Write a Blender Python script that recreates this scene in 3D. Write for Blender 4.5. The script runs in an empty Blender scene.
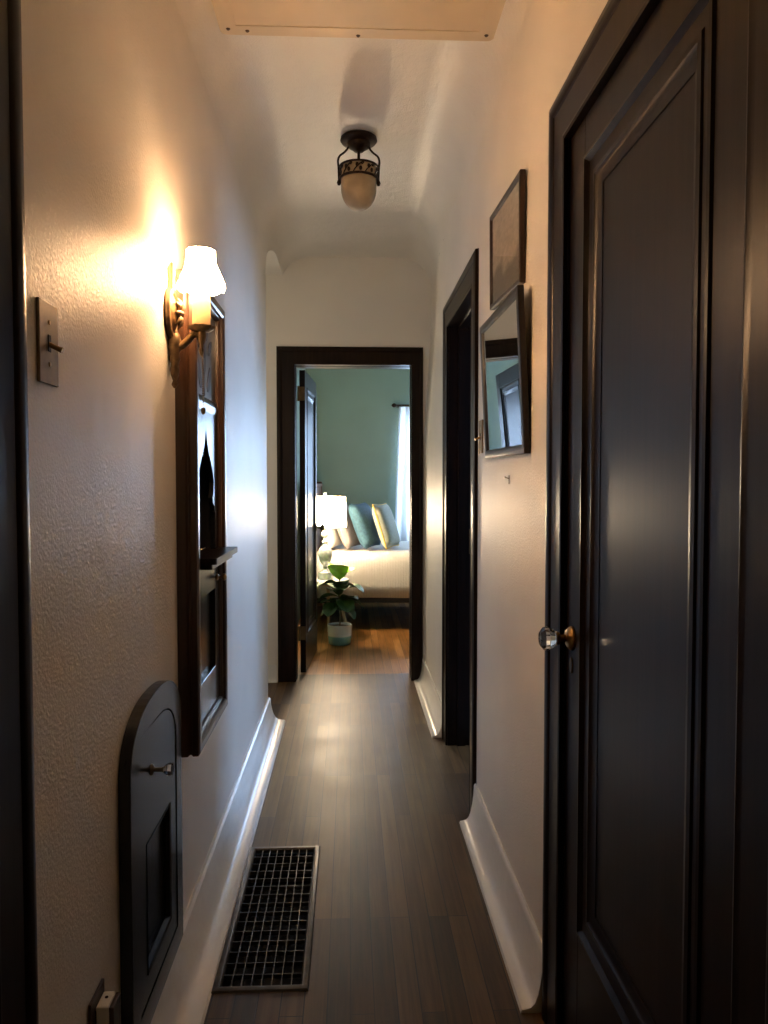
import bpy, bmesh, math, random
from mathutils import Vector, Matrix, noise
from mathutils.geometry import tessellate_polygon
random.seed(7)
PI = math.pi
SC = bpy.context.scene
COL = SC.collection
V = Vector

# ------------------------------------------------------------------ materials
def new_mat(name):
    m = bpy.data.materials.new(name); m.use_nodes = True
    nt = m.node_tree; b = nt.nodes['Principled BSDF']
    return m, nt, b

def ramp(nt, fac, stops):
    r = nt.nodes.new('ShaderNodeValToRGB')
    while len(r.color_ramp.elements) < len(stops): r.color_ramp.elements.new(0.5)
    for e, (p, c) in zip(r.color_ramp.elements, stops):
        e.position = p; e.color = (*c, 1)
    nt.links.new(fac, r.inputs[0]); return r.outputs[0]

def tex_noise(nt, scale, detail=3, stretch=(1, 1, 1), rough=0.5, dist=0.0):
    tc = nt.nodes.new('ShaderNodeTexCoord'); mp = nt.nodes.new('ShaderNodeMapping')
    mp.inputs['Scale'].default_value = stretch
    nt.links.new(tc.outputs['Object'], mp.inputs['Vector'])
    n = nt.nodes.new('ShaderNodeTexNoise')
    n.inputs['Scale'].default_value = scale; n.inputs['Detail'].default_value = detail
    n.inputs['Roughness'].default_value = rough; n.inputs['Distortion'].default_value = dist
    nt.links.new(mp.outputs[0], n.inputs['Vector'])
    return n.outputs['Fac']

def add_bump(nt, b, h, strength, dist, prev=None):
    bp = nt.nodes.new('ShaderNodeBump')
    bp.inputs['Strength'].default_value = strength; bp.inputs['Distance'].default_value = dist
    nt.links.new(h, bp.inputs['Height'])
    if prev: nt.links.new(prev, bp.inputs['Normal'])
    nt.links.new(bp.outputs[0], b.inputs['Normal'])
    return bp.outputs[0]

def mat_simple(name, col, rough=0.5, metal=0.0, spec=0.5, var=0.08, scale=30, bump=0.0, bdist=0.001, stretch=(1, 1, 1), coat=0):
    m, nt, b = new_mat(name)
    f = tex_noise(nt, scale, 3, stretch)
    lo = tuple(max(0, c * (1 - var)) for c in col); hi = tuple(min(1, c * (1 + var)) for c in col)
    nt.links.new(ramp(nt, f, [(0.3, lo), (0.7, hi)]), b.inputs['Base Color'])
    b.inputs['Roughness'].default_value = rough; b.inputs['Metallic'].default_value = metal
    b.inputs['Specular IOR Level'].default_value = spec
    b.inputs['Coat Weight'].default_value = coat
    if bump: add_bump(nt, b, f, bump, bdist)
    return m

def mat_plaster(name, col, rough, fine, coarse, spec=0.5):
    m, nt, b = new_mat(name)
    big = tex_noise(nt, 2.5, 2)
    lo = tuple(c * 0.95 for c in col); hi = tuple(min(1, c * 1.04) for c in col)
    nt.links.new(ramp(nt, big, [(0.3, lo), (0.7, hi)]), b.inputs['Base Color'])
    b.inputs['Roughness'].default_value = rough; b.inputs['Specular IOR Level'].default_value = spec
    n1 = tex_noise(nt, 24, 3); n2 = tex_noise(nt, 170, 2)
    p = add_bump(nt, b, n1, coarse, 0.004)
    add_bump(nt, b, n2, fine, 0.002, p)
    return m

def mat_wood(name, dark, light, rough, axis='Z', scale=9, coat=0.0, bump=0.12, spec=0.5):
    m, nt, b = new_mat(name)
    st = {'X': (0.05, 1, 1), 'Y': (1, 0.05, 1), 'Z': (1, 1, 0.05)}[axis]
    f = tex_noise(nt, scale * 6, 5, st, 0.6, 0.3)
    nt.links.new(ramp(nt, f, [(0.3, dark), (0.75, light)]), b.inputs['Base Color'])
    b.inputs['Roughness'].default_value = rough; b.inputs['Coat Weight'].default_value = coat
    b.inputs['Coat Roughness'].default_value = 0.12
    b.inputs['Specular IOR Level'].default_value = spec
    add_bump(nt, b, f, bump, 0.001)
    return m

def mat_planks(name, c1, c2, c3, rough, width=0.057, length=1.1, bump=0.25):
    m, nt, b = new_mat(name)
    tc = nt.nodes.new('ShaderNodeTexCoord'); sp = nt.nodes.new('ShaderNodeSeparateXYZ'); cb = nt.nodes.new('ShaderNodeCombineXYZ')
    nt.links.new(tc.outputs['Object'], sp.inputs[0])
    nt.links.new(sp.outputs['Y'], cb.inputs['X']); nt.links.new(sp.outputs['X'], cb.inputs['Y'])
    br = nt.nodes.new('ShaderNodeTexBrick')
    br.inputs['Scale'].default_value = 1; br.inputs['Brick Width'].default_value = length
    br.inputs['Row Height'].default_value = width; br.inputs['Mortar Size'].default_value = 0.0015
    br.inputs['Mortar Smooth'].default_value = 0.3; br.offset = 0.37; br.offset_frequency = 3
    br.inputs['Color1'].default_value = (0, 0, 0, 1); br.inputs['Color2'].default_value = (1, 1, 1, 1)
    br.inputs['Mortar'].default_value = (0, 0, 0, 1)
    nt.links.new(cb.outputs[0], br.inputs['Vector'])
    g = tex_noise(nt, 60, 6, (1, 0.04, 1), 0.65, 0.0)
    mx = nt.nodes.new('ShaderNodeMath'); mx.operation = 'MULTIPLY_ADD'
    bw = nt.nodes.new('ShaderNodeRGBToBW'); nt.links.new(br.outputs['Color'], bw.inputs[0])
    nt.links.new(bw.outputs[0], mx.inputs[0]); mx.inputs[1].default_value = 0.5
    nt.links.new(g, mx.inputs[2])
    col = ramp(nt, mx.outputs[0], [(0.35, c1), (0.68, c2), (1.0, c3)])
    mix = nt.nodes.new('ShaderNodeMix'); mix.data_type = 'RGBA'
    nt.links.new(br.outputs['Fac'], mix.inputs['Factor'])
    nt.links.new(col, mix.inputs['A']); mix.inputs['B'].default_value = (0.006, 0.004, 0.003, 1)
    nt.links.new(mix.outputs['Result'], b.inputs['Base Color'])
    b.inputs['Specular IOR Level'].default_value = 0.38
    wn = tex_noise(nt, 5, 3)
    rr = nt.nodes.new('ShaderNodeMapRange'); nt.links.new(wn, rr.inputs[0])
    rr.inputs['To Min'].default_value = rough * 0.8; rr.inputs['To Max'].default_value = rough * 1.25
    nt.links.new(rr.outputs[0], b.inputs['Roughness'])
    p = add_bump(nt, b, tex_noise(nt, 60, 2, (1, 0.04, 1)), bump, 0.0008)
    inv = nt.nodes.new('ShaderNodeMath'); inv.operation = 'SUBTRACT'; inv.inputs[0].default_value = 1
    nt.links.new(br.outputs['Fac'], inv.inputs[1])
    p = add_bump(nt, b, inv.outputs[0], 0.3, 0.0008, p)
    add_bump(nt, b, tex_noise(nt, 14, 2, (1.8, 0.5, 1)), 0.25, 0.002, p)
    return m

def mat_emit(name, col, strength):
    m, nt, b = new_mat(name)
    b.inputs['Base Color'].default_value = (*col, 1)
    b.inputs['Emission Color'].default_value = (*col, 1); b.inputs['Emission Strength'].default_value = strength
    return m

def mat_shade(name, col, trans, weave=220, glow=0.0, glow_col=(1, .7, .45)):
    m, nt, b = new_mat(name)
    out = nt.nodes['Material Output']; nt.nodes.remove(b)
    d = nt.nodes.new('ShaderNodeBsdfDiffuse'); t = nt.nodes.new('ShaderNodeBsdfTranslucent'); mx = nt.nodes.new('ShaderNodeMixShader')
    f = tex_noise(nt, weave, 2, (1, 1, 0.25))
    c = ramp(nt, f, [(0.3, tuple(v * 0.93 for v in col)), (0.7, col)])
    nt.links.new(c, d.inputs['Color']); nt.links.new(c, t.inputs['Color'])
    mx.inputs[0].default_value = trans
    nt.links.new(d.outputs[0], mx.inputs[1]); nt.links.new(t.outputs[0], mx.inputs[2])
    res = mx
    if glow:
        e = nt.nodes.new('ShaderNodeEmission'); e.inputs['Color'].default_value = (*glow_col, 1); e.inputs['Strength'].default_value = glow
        res = nt.nodes.new('ShaderNodeAddShader'); nt.links.new(mx.outputs[0], res.inputs[0]); nt.links.new(e.outputs[0], res.inputs[1])
    nt.links.new(res.outputs[0], out.inputs['Surface'])
    return m

def mat_pane(name, ior=1.5, rough=0.01):
    m, nt, b = new_mat(name)
    out = nt.nodes['Material Output']; nt.nodes.remove(b)
    fr = nt.nodes.new('ShaderNodeFresnel'); fr.inputs['IOR'].default_value = ior
    tr = nt.nodes.new('ShaderNodeBsdfTransparent'); gl = nt.nodes.new('ShaderNodeBsdfGlossy'); mx = nt.nodes.new('ShaderNodeMixShader')
    gl.inputs['Roughness'].default_value = rough
    nt.links.new(fr.outputs[0], mx.inputs[0]); nt.links.new(tr.outputs[0], mx.inputs[1]); nt.links.new(gl.outputs[0], mx.inputs[2])
    nt.links.new(mx.outputs[0], out.inputs['Surface'])
    return m

def mat_glass(name, col=(1, 1, 1), rough=0.02):
    m, nt, b = new_mat(name)
    b.inputs['Base Color'].default_value = (*col, 1); b.inputs['Transmission Weight'].default_value = 1
    b.inputs['Roughness'].default_value = rough; b.inputs['IOR'].default_value = 1.5
    return m

M = {}
M['plaster'] = mat_plaster('plaster', (0.83, 0.785, 0.705), 0.44, 0.65, 0.25)
M['ceil'] = mat_plaster('ceiling_plaster', (0.83, 0.785, 0.705), 0.33, 0.8, 0.6)
M['base'] = mat_plaster('baseboard_gloss', (0.82, 0.80, 0.75), 0.26, 0.10, 0.35)
M['green'] = mat_plaster('sage_paint', (0.17, 0.255, 0.215), 0.6, 0.1, 0.1)
M['white_wall'] = mat_plaster('white_wall', (0.72, 0.74, 0.76), 0.6, 0.1, 0.1)
M['side'] = mat_plaster('side_room_paint', (0.20, 0.22, 0.25), 0.6, 0.1, 0.1)
M['wood'] = mat_wood('espresso_wood', (0.0065, 0.0031, 0.0018), (0.0185, 0.0088, 0.0045), 0.32, 'Z', coat=0.0, spec=0.16)
M['woodh'] = mat_wood('espresso_wood_across', (0.0065, 0.0031, 0.0018), (0.0185, 0.0088, 0.0045), 0.32, 'Y', coat=0.0, spec=0.16)
M['woodx'] = mat_wood('espresso_wood_head', (0.0065, 0.0031, 0.0018), (0.0185, 0.0088, 0.0045), 0.32, 'X', coat=0.0, spec=0.16)
M['wood_warm'] = mat_wood('walnut_stain', (0.020, 0.0075, 0.0035), (0.060, 0.024, 0.010), 0.30, 'Z', coat=0.3)
M['wood_black'] = mat_wood('black_paint', (0.006, 0.0065, 0.008), (0.014, 0.0145, 0.017), 0.22, 'Z', coat=0.0, spec=0.45)
M['wood_head'] = mat_wood('headboard_wood', (0.10, 0.035, 0.015), (0.22, 0.09, 0.04), 0.4, 'Z')
M['wood_pale'] = mat_wood('pale_wood', (0.32, 0.21, 0.11), (0.50, 0.36, 0.22), 0.5, 'Z')
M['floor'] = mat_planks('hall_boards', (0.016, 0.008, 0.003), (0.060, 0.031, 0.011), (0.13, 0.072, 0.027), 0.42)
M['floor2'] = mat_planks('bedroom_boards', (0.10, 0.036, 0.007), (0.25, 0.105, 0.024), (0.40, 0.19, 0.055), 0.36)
M['tile'] = mat_simple('side_room_tile', (0.55, 0.56, 0.57), 0.3)
M['iron'] = mat_simple('dark_bronze', (0.035, 0.020, 0.012), 0.42, 0.8, var=0.3, scale=60, bump=0.2)
M['grille'] = mat_simple('grille_steel', (0.11, 0.095, 0.08), 0.38, 0.8, var=0.25, scale=25)
M['black'] = mat_simple('duct_black', (0.006, 0.005, 0.005), 0.8)
M['brass'] = mat_simple('aged_brass', (0.42, 0.25, 0.09), 0.30, 0.95, var=0.25, scale=40)
M['brass_dull'] = mat_simple('dull_brass', (0.20, 0.135, 0.06), 0.45, 0.5, var=0.2, scale=35)
M['gilt'] = mat_simple('antique_gilt', (0.20, 0.13, 0.065), 0.42, 0.75, var=0.35, scale=70, bump=0.3)
M['glass'] = mat_glass('crystal', (0.97, 0.97, 0.93))
M['pane'] = mat_pane('picture_glass', 1.33)
M['window'] = mat_pane('window_glass', 1.2)
M['candle'] = mat_simple('candle_sleeve', (0.60, 0.42, 0.22), 0.5, var=0.12, scale=50)
M['hatch'] = mat_simple('hatch_paint', (0.66, 0.54, 0.37), 0.42, var=0.05, scale=6)
M['screw'] = mat_simple('screw_head', (0.08, 0.05, 0.03), 0.5, 0.6)
M['white'] = mat_simple('white_plastic', (0.78, 0.76, 0.70), 0.4)
M['brown_plate'] = mat_simple('brown_plate', (0.045, 0.024, 0.02), 0.35)
M['frost'] = mat_simple('alabaster_glass', (0.40, 0.32, 0.20), 0.35, var=0.14, scale=18)
M['bulb'] = mat_emit('bulb_glow', (1.0, 0.62, 0.34), 330)
M['bulb2'] = mat_emit('lamp_bulb_glow', (1.0, 0.78, 0.54), 420)
M['shade'] = mat_shade('sconce_shade_fabric', (0.95, 0.84, 0.66), 0.5, glow=54, glow_col=(1, .62, .34))
M['shade_trim'] = mat_simple('shade_trim', (0.012, 0.007, 0.004), 0.9)
M['shade2'] = mat_shade('drum_linen', (0.93, 0.86, 0.72), 0.5, glow=27, glow_col=(1, .78, .54))
M['mercury'] = mat_simple('mercury_glass', (0.42, 0.43, 0.40), 0.22, 0.4, var=0.3, scale=25, bump=0.2)
M['marble'] = mat_simple('white_top', (0.75, 0.73, 0.70), 0.3, var=0.05, scale=8)
M['mat_board'] = mat_simple('mat_board', (0.62, 0.55, 0.44), 0.8, var=0.03)
M['frame_wood'] = mat_wood('frame_wood', (0.018, 0.008, 0.004), (0.050, 0.022, 0.010), 0.38, 'Z', spec=.3)
M['frame_dark'] = mat_wood('frame_dark', (0.010, 0.006, 0.005), (0.028, 0.016, 0.012), 0.32, 'Z', spec=.3)
M['sheer'] = mat_shade('sheer_curtain', (0.86, 0.88, 0.92), 0.55, 90)
M['soil'] = mat_simple('soil', (0.02, 0.013, 0.008), 0.95, var=0.5, scale=90, bump=0.6)
M['stem'] = mat_simple('plant_stem', (0.10, 0.07, 0.03), 0.7)
M['leaf'] = mat_simple('fig_leaf', (0.030, 0.085, 0.018), 0.48, var=0.3, scale=20)
M['leaf_new'] = mat_simple('fig_leaf_new', (0.46, 0.76, 0.10), 0.4, var=0.2, scale=20)
M['metal_black'] = mat_simple('bed_black', (0.010, 0.009, 0.009), 0.4, 0.2)
M['mattress'] = mat_simple('mattress_ticking', (0.5, 0.5, 0.5), 0.9)
M['pil_white'] = mat_simple('pillow_white', (0.5, 0.485, 0.455), 0.9, var=0.05, scale=120, bump=0.15)
M['pil_grey'] = mat_simple('pillow_grey', (0.25, 0.215, 0.20), 0.9, var=0.12, scale=90, bump=0.3)
M['pil_teal'] = mat_simple('pillow_teal', (0.030, 0.085, 0.125), 0.85, var=0.35, scale=55, bump=0.3)
M['pil_cream'] = mat_simple('pillow_cream', (0.34, 0.35, 0.28), 0.9, var=0.12, scale=70, bump=0.3)
M['piping'] = mat_simple('piping_yellow', (0.55, 0.36, 0.06), 0.8)
M['motif'] = mat_simple('inlay_motif', (0.016, 0.011, 0.008), 0.5)
M['motif_panel'] = mat_wood('stencil_panel', (0.040, 0.036, 0.032), (0.085, 0.075, 0.062), 0.35, 'Z')

def mat_quilt():
    m, nt, b = new_mat('quilted_cotton')
    b.inputs['Base Color'].default_value = (0.46, 0.43, 0.385, 1); b.inputs['Roughness'].default_value = 0.9
    tc = nt.nodes.new('ShaderNodeTexCoord'); w = nt.nodes.new('ShaderNodeTexWave')
    w.wave_type = 'BANDS'; w.bands_direction = 'X'; w.inputs['Scale'].default_value = 14.0; w.inputs['Distortion'].default_value = 1.5
    w.inputs['Detail'].default_value = 2; w.inputs['Detail Scale'].default_value = 3
    nt.links.new(tc.outputs['Object'], w.inputs['Vector'])
    p = add_bump(nt, b, w.outputs['Fac'], 0.35, 0.003)
    add_bump(nt, b, tex_noise(nt, 60, 2), 0.5, 0.004, p)
    return m
M['quilt'] = mat_quilt()

def mat_pot():
    m, nt, b = new_mat('two_tone_glaze')
    tc = nt.nodes.new('ShaderNodeTexCoord'); sp = nt.nodes.new('ShaderNodeSeparateXYZ')
    nt.links.new(tc.outputs['Object'], sp.inputs[0])
    c = ramp(nt, sp.outputs['Z'], [(0.068, (0.17, 0.36, 0.38)), (0.076, (0.68, 0.70, 0.72))])
    nt.links.new(c, b.inputs['Base Color']); b.inputs['Roughness'].default_value = 0.25
    return m
M['pot'] = mat_pot()

def mat_landscape():
    m, nt, b = new_mat('grey_landscape_print')
    tc = nt.nodes.new('ShaderNodeTexCoord'); sp = nt.nodes.new('ShaderNodeSeparateXYZ')
    nt.links.new(tc.outputs['Object'], sp.inputs[0])
    n = tex_noise(nt, 5, 5)
    md = nt.nodes.new('ShaderNodeMath'); md.operation = 'MULTIPLY_ADD'; nt.links.new(n, md.inputs[0]); md.inputs[1].default_value = 0.16
    nt.links.new(sp.outputs['Z'], md.inputs[2])
    f2 = tex_noise(nt, 26, 5, (1, 1, 2.5), 0.7)
    hill = ramp(nt, f2, [(0.3, (0.07, 0.058, 0.048)), (0.7, (0.15, 0.125, 0.10))])
    sky = ramp(nt, f2, [(0.3, (0.30, 0.26, 0.21)), (0.7, (0.60, 0.53, 0.45))])
    k = ramp(nt, md.outputs[0], [(0.02, (0, 0, 0)), (0.05, (1, 1, 1))])
    mix = nt.nodes.new('ShaderNodeMix'); mix.data_type = 'RGBA'
    nt.links.new(k, mix.inputs['Factor']); nt.links.new(hill, mix.inputs['A']); nt.links.new(sky, mix.inputs['B'])
    nt.links.new(mix.outputs['Result'], b.inputs['Base Color']); b.inputs['Roughness'].default_value = 0.7
    return m
M['landscape'] = mat_landscape()

# ------------------------------------------------------------------ mesh helpers
def box(bm, x0, x1, y0, y1, z0, z1, bev=0.0, seg=2):
    r = bmesh.ops.create_cube(bm, size=1.0)
    vs = r['verts']
    for v in vs:
        v.co = V(((x0 + x1) / 2 + v.co.x * (x1 - x0), (y0 + y1) / 2 + v.co.y * (y1 - y0), (z0 + z1) / 2 + v.co.z * (z1 - z0)))
    if bev > 0:
        es = list({e for v in vs for e in v.link_edges})
        bmesh.ops.bevel(bm, geom=es, offset=bev, segments=seg, affect='EDGES', profile=0.5)
    return bm

def loft(bm, rings, closed=True, cap=True):
    R = [[bm.verts.new(p) for p in ring] for ring in rings]
    n = len(R[0])
    for a, b in zip(R, R[1:]):
        for i in range(n if closed else n - 1):
            j = (i + 1) % n
            bm.faces.new((a[i], a[j], b[j], b[i]))
    if cap and closed:
        bm.faces.new(list(reversed(R[0]))); bm.faces.new(R[-1])
    return bm

def frames(pts):
    out = []; prev = None
    for i, p in enumerate(pts):
        t = (pts[min(i + 1, len(pts) - 1)] - pts[max(i - 1, 0)]).normalized()
        if prev is None:
            a = V((0, 0, 1)) if abs(t.z) < 0.9 else V((1, 0, 0))
            n = t.cross(a).normalized()
        else:
            n = (prev - t * prev.dot(t)).normalized()
        prev = n; out.append((p, n, t.cross(n)))
    return out

def tube(bm, pts, r, n=10, cap=True):
    pts = [V(p) for p in pts]
    rs = r if isinstance(r, (list, tuple)) else [r] * len(pts)
    rings = []
    for (p, a, b), q in zip(frames(pts), rs):
        rings.append([p + (a * math.cos(2 * PI * k / n) + b * math.sin(2 * PI * k / n)) * q for k in range(n)])
    return loft(bm, rings, True, cap)

def smooth_path(pts, sub=6):
    pts = [V(p) for p in pts]; P = [pts[0]] + pts + [pts[-1]]; out = []
    for i in range(1, len(P) - 2):
        for k in range(sub):
            t = k / sub; a, b, c, d = P[i - 1:i + 3]
            out.append(0.5 * ((2 * b) + (c - a) * t + (2 * a - 5 * b + 4 * c - d) * t * t + (3 * b - 3 * c + d - a) * t ** 3))
    out.append(pts[-1]); return out

def lathe(bm, prof, c=(0, 0, 0), n=24, axis='Z', cap=True, wob=None):
    c = V(c); rings = []
    for r, h in prof:
        ring = []
        for k in range(n):
            a = 2 * PI * k / n; rr = r * (wob(a, h) if wob else 1)
            u, w = rr * math.cos(a), rr * math.sin(a)
            ring.append(c + {'Z': V((u, w, h)), 'X': V((h, u, w)), 'Y': V((u, h, w))}[axis])
        rings.append(ring)
    return loft(bm, rings, True, cap)

def sweep_frame(bm, a0, a1, b0, b1, prof, mp, closed=True):
    # prof: closed loop of (u outward, v off the plane) in the plane coordinates (a, b); mp(a, b, v) -> point
    cs = [(a0, b0, -1, -1), (a0, b1, -1, 1), (a1, b1, 1, 1), (a1, b0, 1, -1)]
    rings = []
    for i, (a, b, sa, sb) in enumerate(cs):
        if not closed and i in (0, 3): sb = 0
        rings.append([V(mp(a + sa * u, b + sb * u, v)) for u, v in prof])
    if closed:
        R = [[bm.verts.new(p) for p in r] for r in rings]; n = len(prof)
        for i in range(4):
            A, B = R[i], R[(i + 1) % 4]
            for k in range(n):
                bm.faces.new((A[k], A[(k + 1) % n], B[(k + 1) % n], B[k]))
    else:
        loft(bm, rings, True, True)
    return bm

def grid(bm, us, vs, fn, holes=()):
    G = {}
    def vert(i, j):
        if (i, j) not in G: G[(i, j)] = bm.verts.new(fn(us[i], vs[j]))
        return G[(i, j)]
    for i in range(len(us) - 1):
        for j in range(len(vs) - 1):
            uc, vc = (us[i] + us[i + 1]) / 2, (vs[j] + vs[j + 1]) / 2
            if any(h[0] < uc < h[1] and h[2] < vc < h[3] for h in holes): continue
            bm.faces.new((vert(i, j), vert(i + 1, j), vert(i + 1, j + 1), vert(i, j + 1)))
    return bm

def breaks(lo, hi, step, extra=()):
    s = {lo, hi, *[e for e in extra if lo <= e <= hi]}
    n = max(1, round((hi - lo) / step))
    for k in range(n + 1):
        x = lo + (hi - lo) * k / n
        if all(abs(x - e) > step * 0.3 for e in s): s.add(x)
    return sorted(s)

def plate(bm, outer, holes, mp, t0, t1):
    loops = [[V((a, b, 0)) for a, b in outer]] + [[V((a, b, 0)) for a, b in h] for h in holes]
    flat = [p for l in loops for p in l]
    tris = tessellate_polygon(loops)
    F = [bm.verts.new(mp(p.x, p.y, t1)) for p in flat]; B = [bm.verts.new(mp(p.x, p.y, t0)) for p in flat]
    for a, b, c in tris:
        bm.faces.new((F[a], F[b], F[c])); bm.faces.new((B[c], B[b], B[a]))
    o = 0
    for l in loops:
        n = len(l)
        for k in range(n):
            i, j = o + k, o + (k + 1) % n
            bm.faces.new((F[i], F[j], B[j], B[i]))
        o += n
    return bm

def new(): return bmesh.new()

def obj(name, bm, mat, parent=None, smooth=None, off=None):
    """link a bmesh built in world coordinates as one object (children: relative to the parent's place)"""
    bmesh.ops.recalc_face_normals(bm, faces=bm.faces[:])
    if off is not None: bmesh.ops.translate(bm, verts=bm.verts[:], vec=-V(off))
    me = bpy.data.meshes.new(name); bm.to_mesh(me); bm.free()
    me.materials.append(mat)
    if smooth is not None:
        for p in me.polygons: p.use_smooth = True
        me.set_sharp_from_angle(angle=math.radians(smooth))
    o = bpy.data.objects.new(name, me); COL.objects.link(o)
    if parent: o.parent = parent
    return o

def tag(o, label, cat, group=None):
    o['label'] = label; o['category'] = cat
    if group: o['group'] = group
    return o

def struct(o, label=None, cat=None):
    o['kind'] = 'structure'
    if label: o['label'] = label; o['category'] = cat
    return o

def thing(name, loc, label, cat, group=None, rot=(0, 0, 0)):
    o = bpy.data.objects.new(name, None); COL.objects.link(o)
    o.empty_display_size = 0.05; o.location = loc; o.rotation_euler = rot
    return tag(o, label, cat, group)

# ------------------------------------------------------------------ dimensions of the place
H = 2.69                      # ceiling
RC = 0.20                     # cove radius
XL, XR = -0.44, 0.47          # hall walls
YB, YE = -1.3, 4.90           # back of the hall, end wall
YLE = 4.13                    # end of the left wall
YI = 5.06                     # bedroom face of the end wall
DT = 2.010                    # door head height
DT3 = 2.016
XA = -1.35                    # far side of the alcove
D1 = (0.895, 1.658)           # right door opening (along the hall)
D2 = (2.932, 3.660)           # side doorway
D3 = (-0.346, 0.391)          # bedroom doorway across the end wall
DL = (0.14, 0.930)            # near left door
NICHE = (2.01, 2.37, 1.075, 1.36)

def S(t):
    t = min(1, max(0, t)); return t * t * (3 - 2 * t)
def xr(y, z): return XR + 0.045 * S((y - 3.9) / 0.85) * S((z - 1.45) / 0.9)

# ------------------------------------------------------------------ shell of the hall
bm = new()
ys = breaks(YB, YLE - 0.03, 0.15, DL + NICHE[:2])
zs = breaks(0, H - RC, 0.15, (DT,) + NICHE[2:])
grid(bm, ys, zs, lambda y, z: V((XL, y, z)), [(DL[0], DL[1], -1, DT), NICHE])
arc = [(XL - 0.03 + 0.03 * math.cos(a), YLE - 0.03 + 0.03 * math.sin(a)) for a in [k * PI / 12 for k in range(7)]] + [(XA, YLE)]
loft(bm, [[V((x, y, z)) for x, y in arc] for z in (0, 2.376, 2.40)], False, False)
RA, RB = .20, .20
cov = [(XL + RA - RA * math.cos(a), H - RB + RB * math.sin(a)) for a in [k * PI / 2 / 12 for k in range(13)]]
# jambs of the recess behind the cabinet opening
struct(obj('wall_left', bm, M['plaster'], smooth=40), 'glossy off-white plaster hall wall with the lit sconce', 'wall')

bm = new()
ys = breaks(YB, YE, 0.12, D1 + D2)
zs = breaks(0, H - RC, 0.15, (DT,))
grid(bm, ys, zs, lambda y, z: V((xr(y, z), y, z)), [(D1[0], D1[1], -1, DT), (D2[0], D2[1], -1, DT)])
struct(obj('wall_right', bm, M['plaster'], smooth=40), 'off-white plaster hall wall with the two framed pictures', 'wall')

bm = new()
def ceil_ring(y, left_cove):
    r = []
    xo = xr(y, H - RC)
    if left_cove: r += [V((x, y, z)) for x, z in cov]
    else:                                     # the arched mouth of the alcove cuts into wall and cove
        t = min(1, (y - YLE + .03) / .42); z0 = 2.376 + .20 * math.sqrt(max(0, 1 - (1 - t) ** 2))
        dz = z0 - (H - RB)
        x0 = XL if dz <= 0 else XL + RA - RA * math.sqrt(1 - (dz / RB) ** 2)
        r += [V((XA, y, z0)), V((x0, y, z0))]
        if dz <= 0: full = [(XL, z0 + (H - RB - z0) * q / 3) for q in range(3)] + cov
        else:
            a0 = math.asin(dz / RB); full = [(XL + RA - RA * math.cos(a), H - RB + RB * math.sin(a)) for a in [a0 + (PI / 2 - a0) * q / 15 for q in range(16)]]
        r += [V((x, y, z)) for x, z in full]
    r += [V((XL + RA + (xo - RC - XL - RA) * k / 6, y, H)) for k in range(1, 6)]
    r += [V((xo - RC + RC * math.sin(a), y, H - RC + RC * math.cos(a))) for a in [k * PI / 2 / 12 for k in range(13)]]
    return r
loft(bm, [ceil_ring(y, True) for y in breaks(YB, YLE - 0.03, 0.2)], False, False)
loft(bm, [ceil_ring(y, False) for y in [YLE - .03 + .42 * (1 - math.cos(k * PI / 2 / 14)) for k in range(15)] + [4.62, 4.76, YE]], False, False)
struct(obj('ceiling', bm, M['ceil'], smooth=40), 'glossy white coved plaster hall ceiling', 'ceiling')

WA = (-1.27, -.67, .95, 2.15)  # added window opening, out of view, to brighten the far ceiling
bm = new()
grid(bm, breaks(XA, 0.60, 0.2, D3 + WA[:2]), breaks(0, H, 0.3, (DT3,) + WA[2:]), lambda x, z: V((x, YE, z)), [(D3[0], D3[1], -1, DT3), WA])
struct(obj('wall_end', bm, M['plaster']), 'shaded plaster wall around the bedroom doorway', 'wall')
bm = new()
grid(bm, [YLE, YE], [0, H], lambda a, b: V((XA, a, b)))
struct(obj('wall_alcove', bm, M['plaster']), 'plaster wall closing the alcove left of the bedroom doorway', 'wall')
bm = new(); grid(bm, [XL - 0.05, XR + 0.05], [0, H], lambda x, z: V((x, YB, z)))
struct(obj('wall_back', bm, M['plaster']), 'plaster wall at the near end of the hall', 'wall')

REG = (-0.349, -0.105, 1.883, 2.650)
bm = new()
hi = 0.020
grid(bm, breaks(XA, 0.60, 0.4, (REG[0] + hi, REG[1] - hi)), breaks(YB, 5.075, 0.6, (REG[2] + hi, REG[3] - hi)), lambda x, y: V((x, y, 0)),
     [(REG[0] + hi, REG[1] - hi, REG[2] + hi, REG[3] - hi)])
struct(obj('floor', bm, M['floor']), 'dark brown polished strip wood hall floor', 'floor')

# baseboards : plaster cove skirting
BP = [(0, .128), (.009, .130), (.016, .124), (.017, .112), (.0195, .09), (.025, .062), (.033, .038), (.044, .020), (.058, .011), (.078, .008), (.090, .007), (.095, 0), (0, 0)]
def skirting(bm, x, sgn, y0, y1, sd=1.0, sz=1.0):
    loft(bm, [[V((x + sgn * d * sd, y, z * sz)) for d, z in BP] for y in breaks(y0, y1, 0.3)], True, True)
bm = new(); skirting(bm, XL - 0.001, 1, DL[1] + 0.115, YLE - 0.05)
struct(obj('baseboard_left', bm, M['base'], smooth=35), 'glossy white coved baseboard along the left wall', 'baseboard')
bm = new(); skirting(bm, XR + 0.001, -1, D1[1] + 0.122, D2[0] - 0.118, 0.68, 1.15)
struct(obj('baseboard_right', bm, M['base'], smooth=35), 'glossy white coved baseboard between the big door and the side doorway', 'baseboard')
bm = new(); skirting(bm, XR + 0.001, -1, D2[1] + 0.118, YE - 0.03, 0.68, 1.15)
struct(obj('baseboard_right_end', bm, M['base'], smooth=35), 'short white coved baseboard beside the bedroom doorway', 'baseboard')
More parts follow.
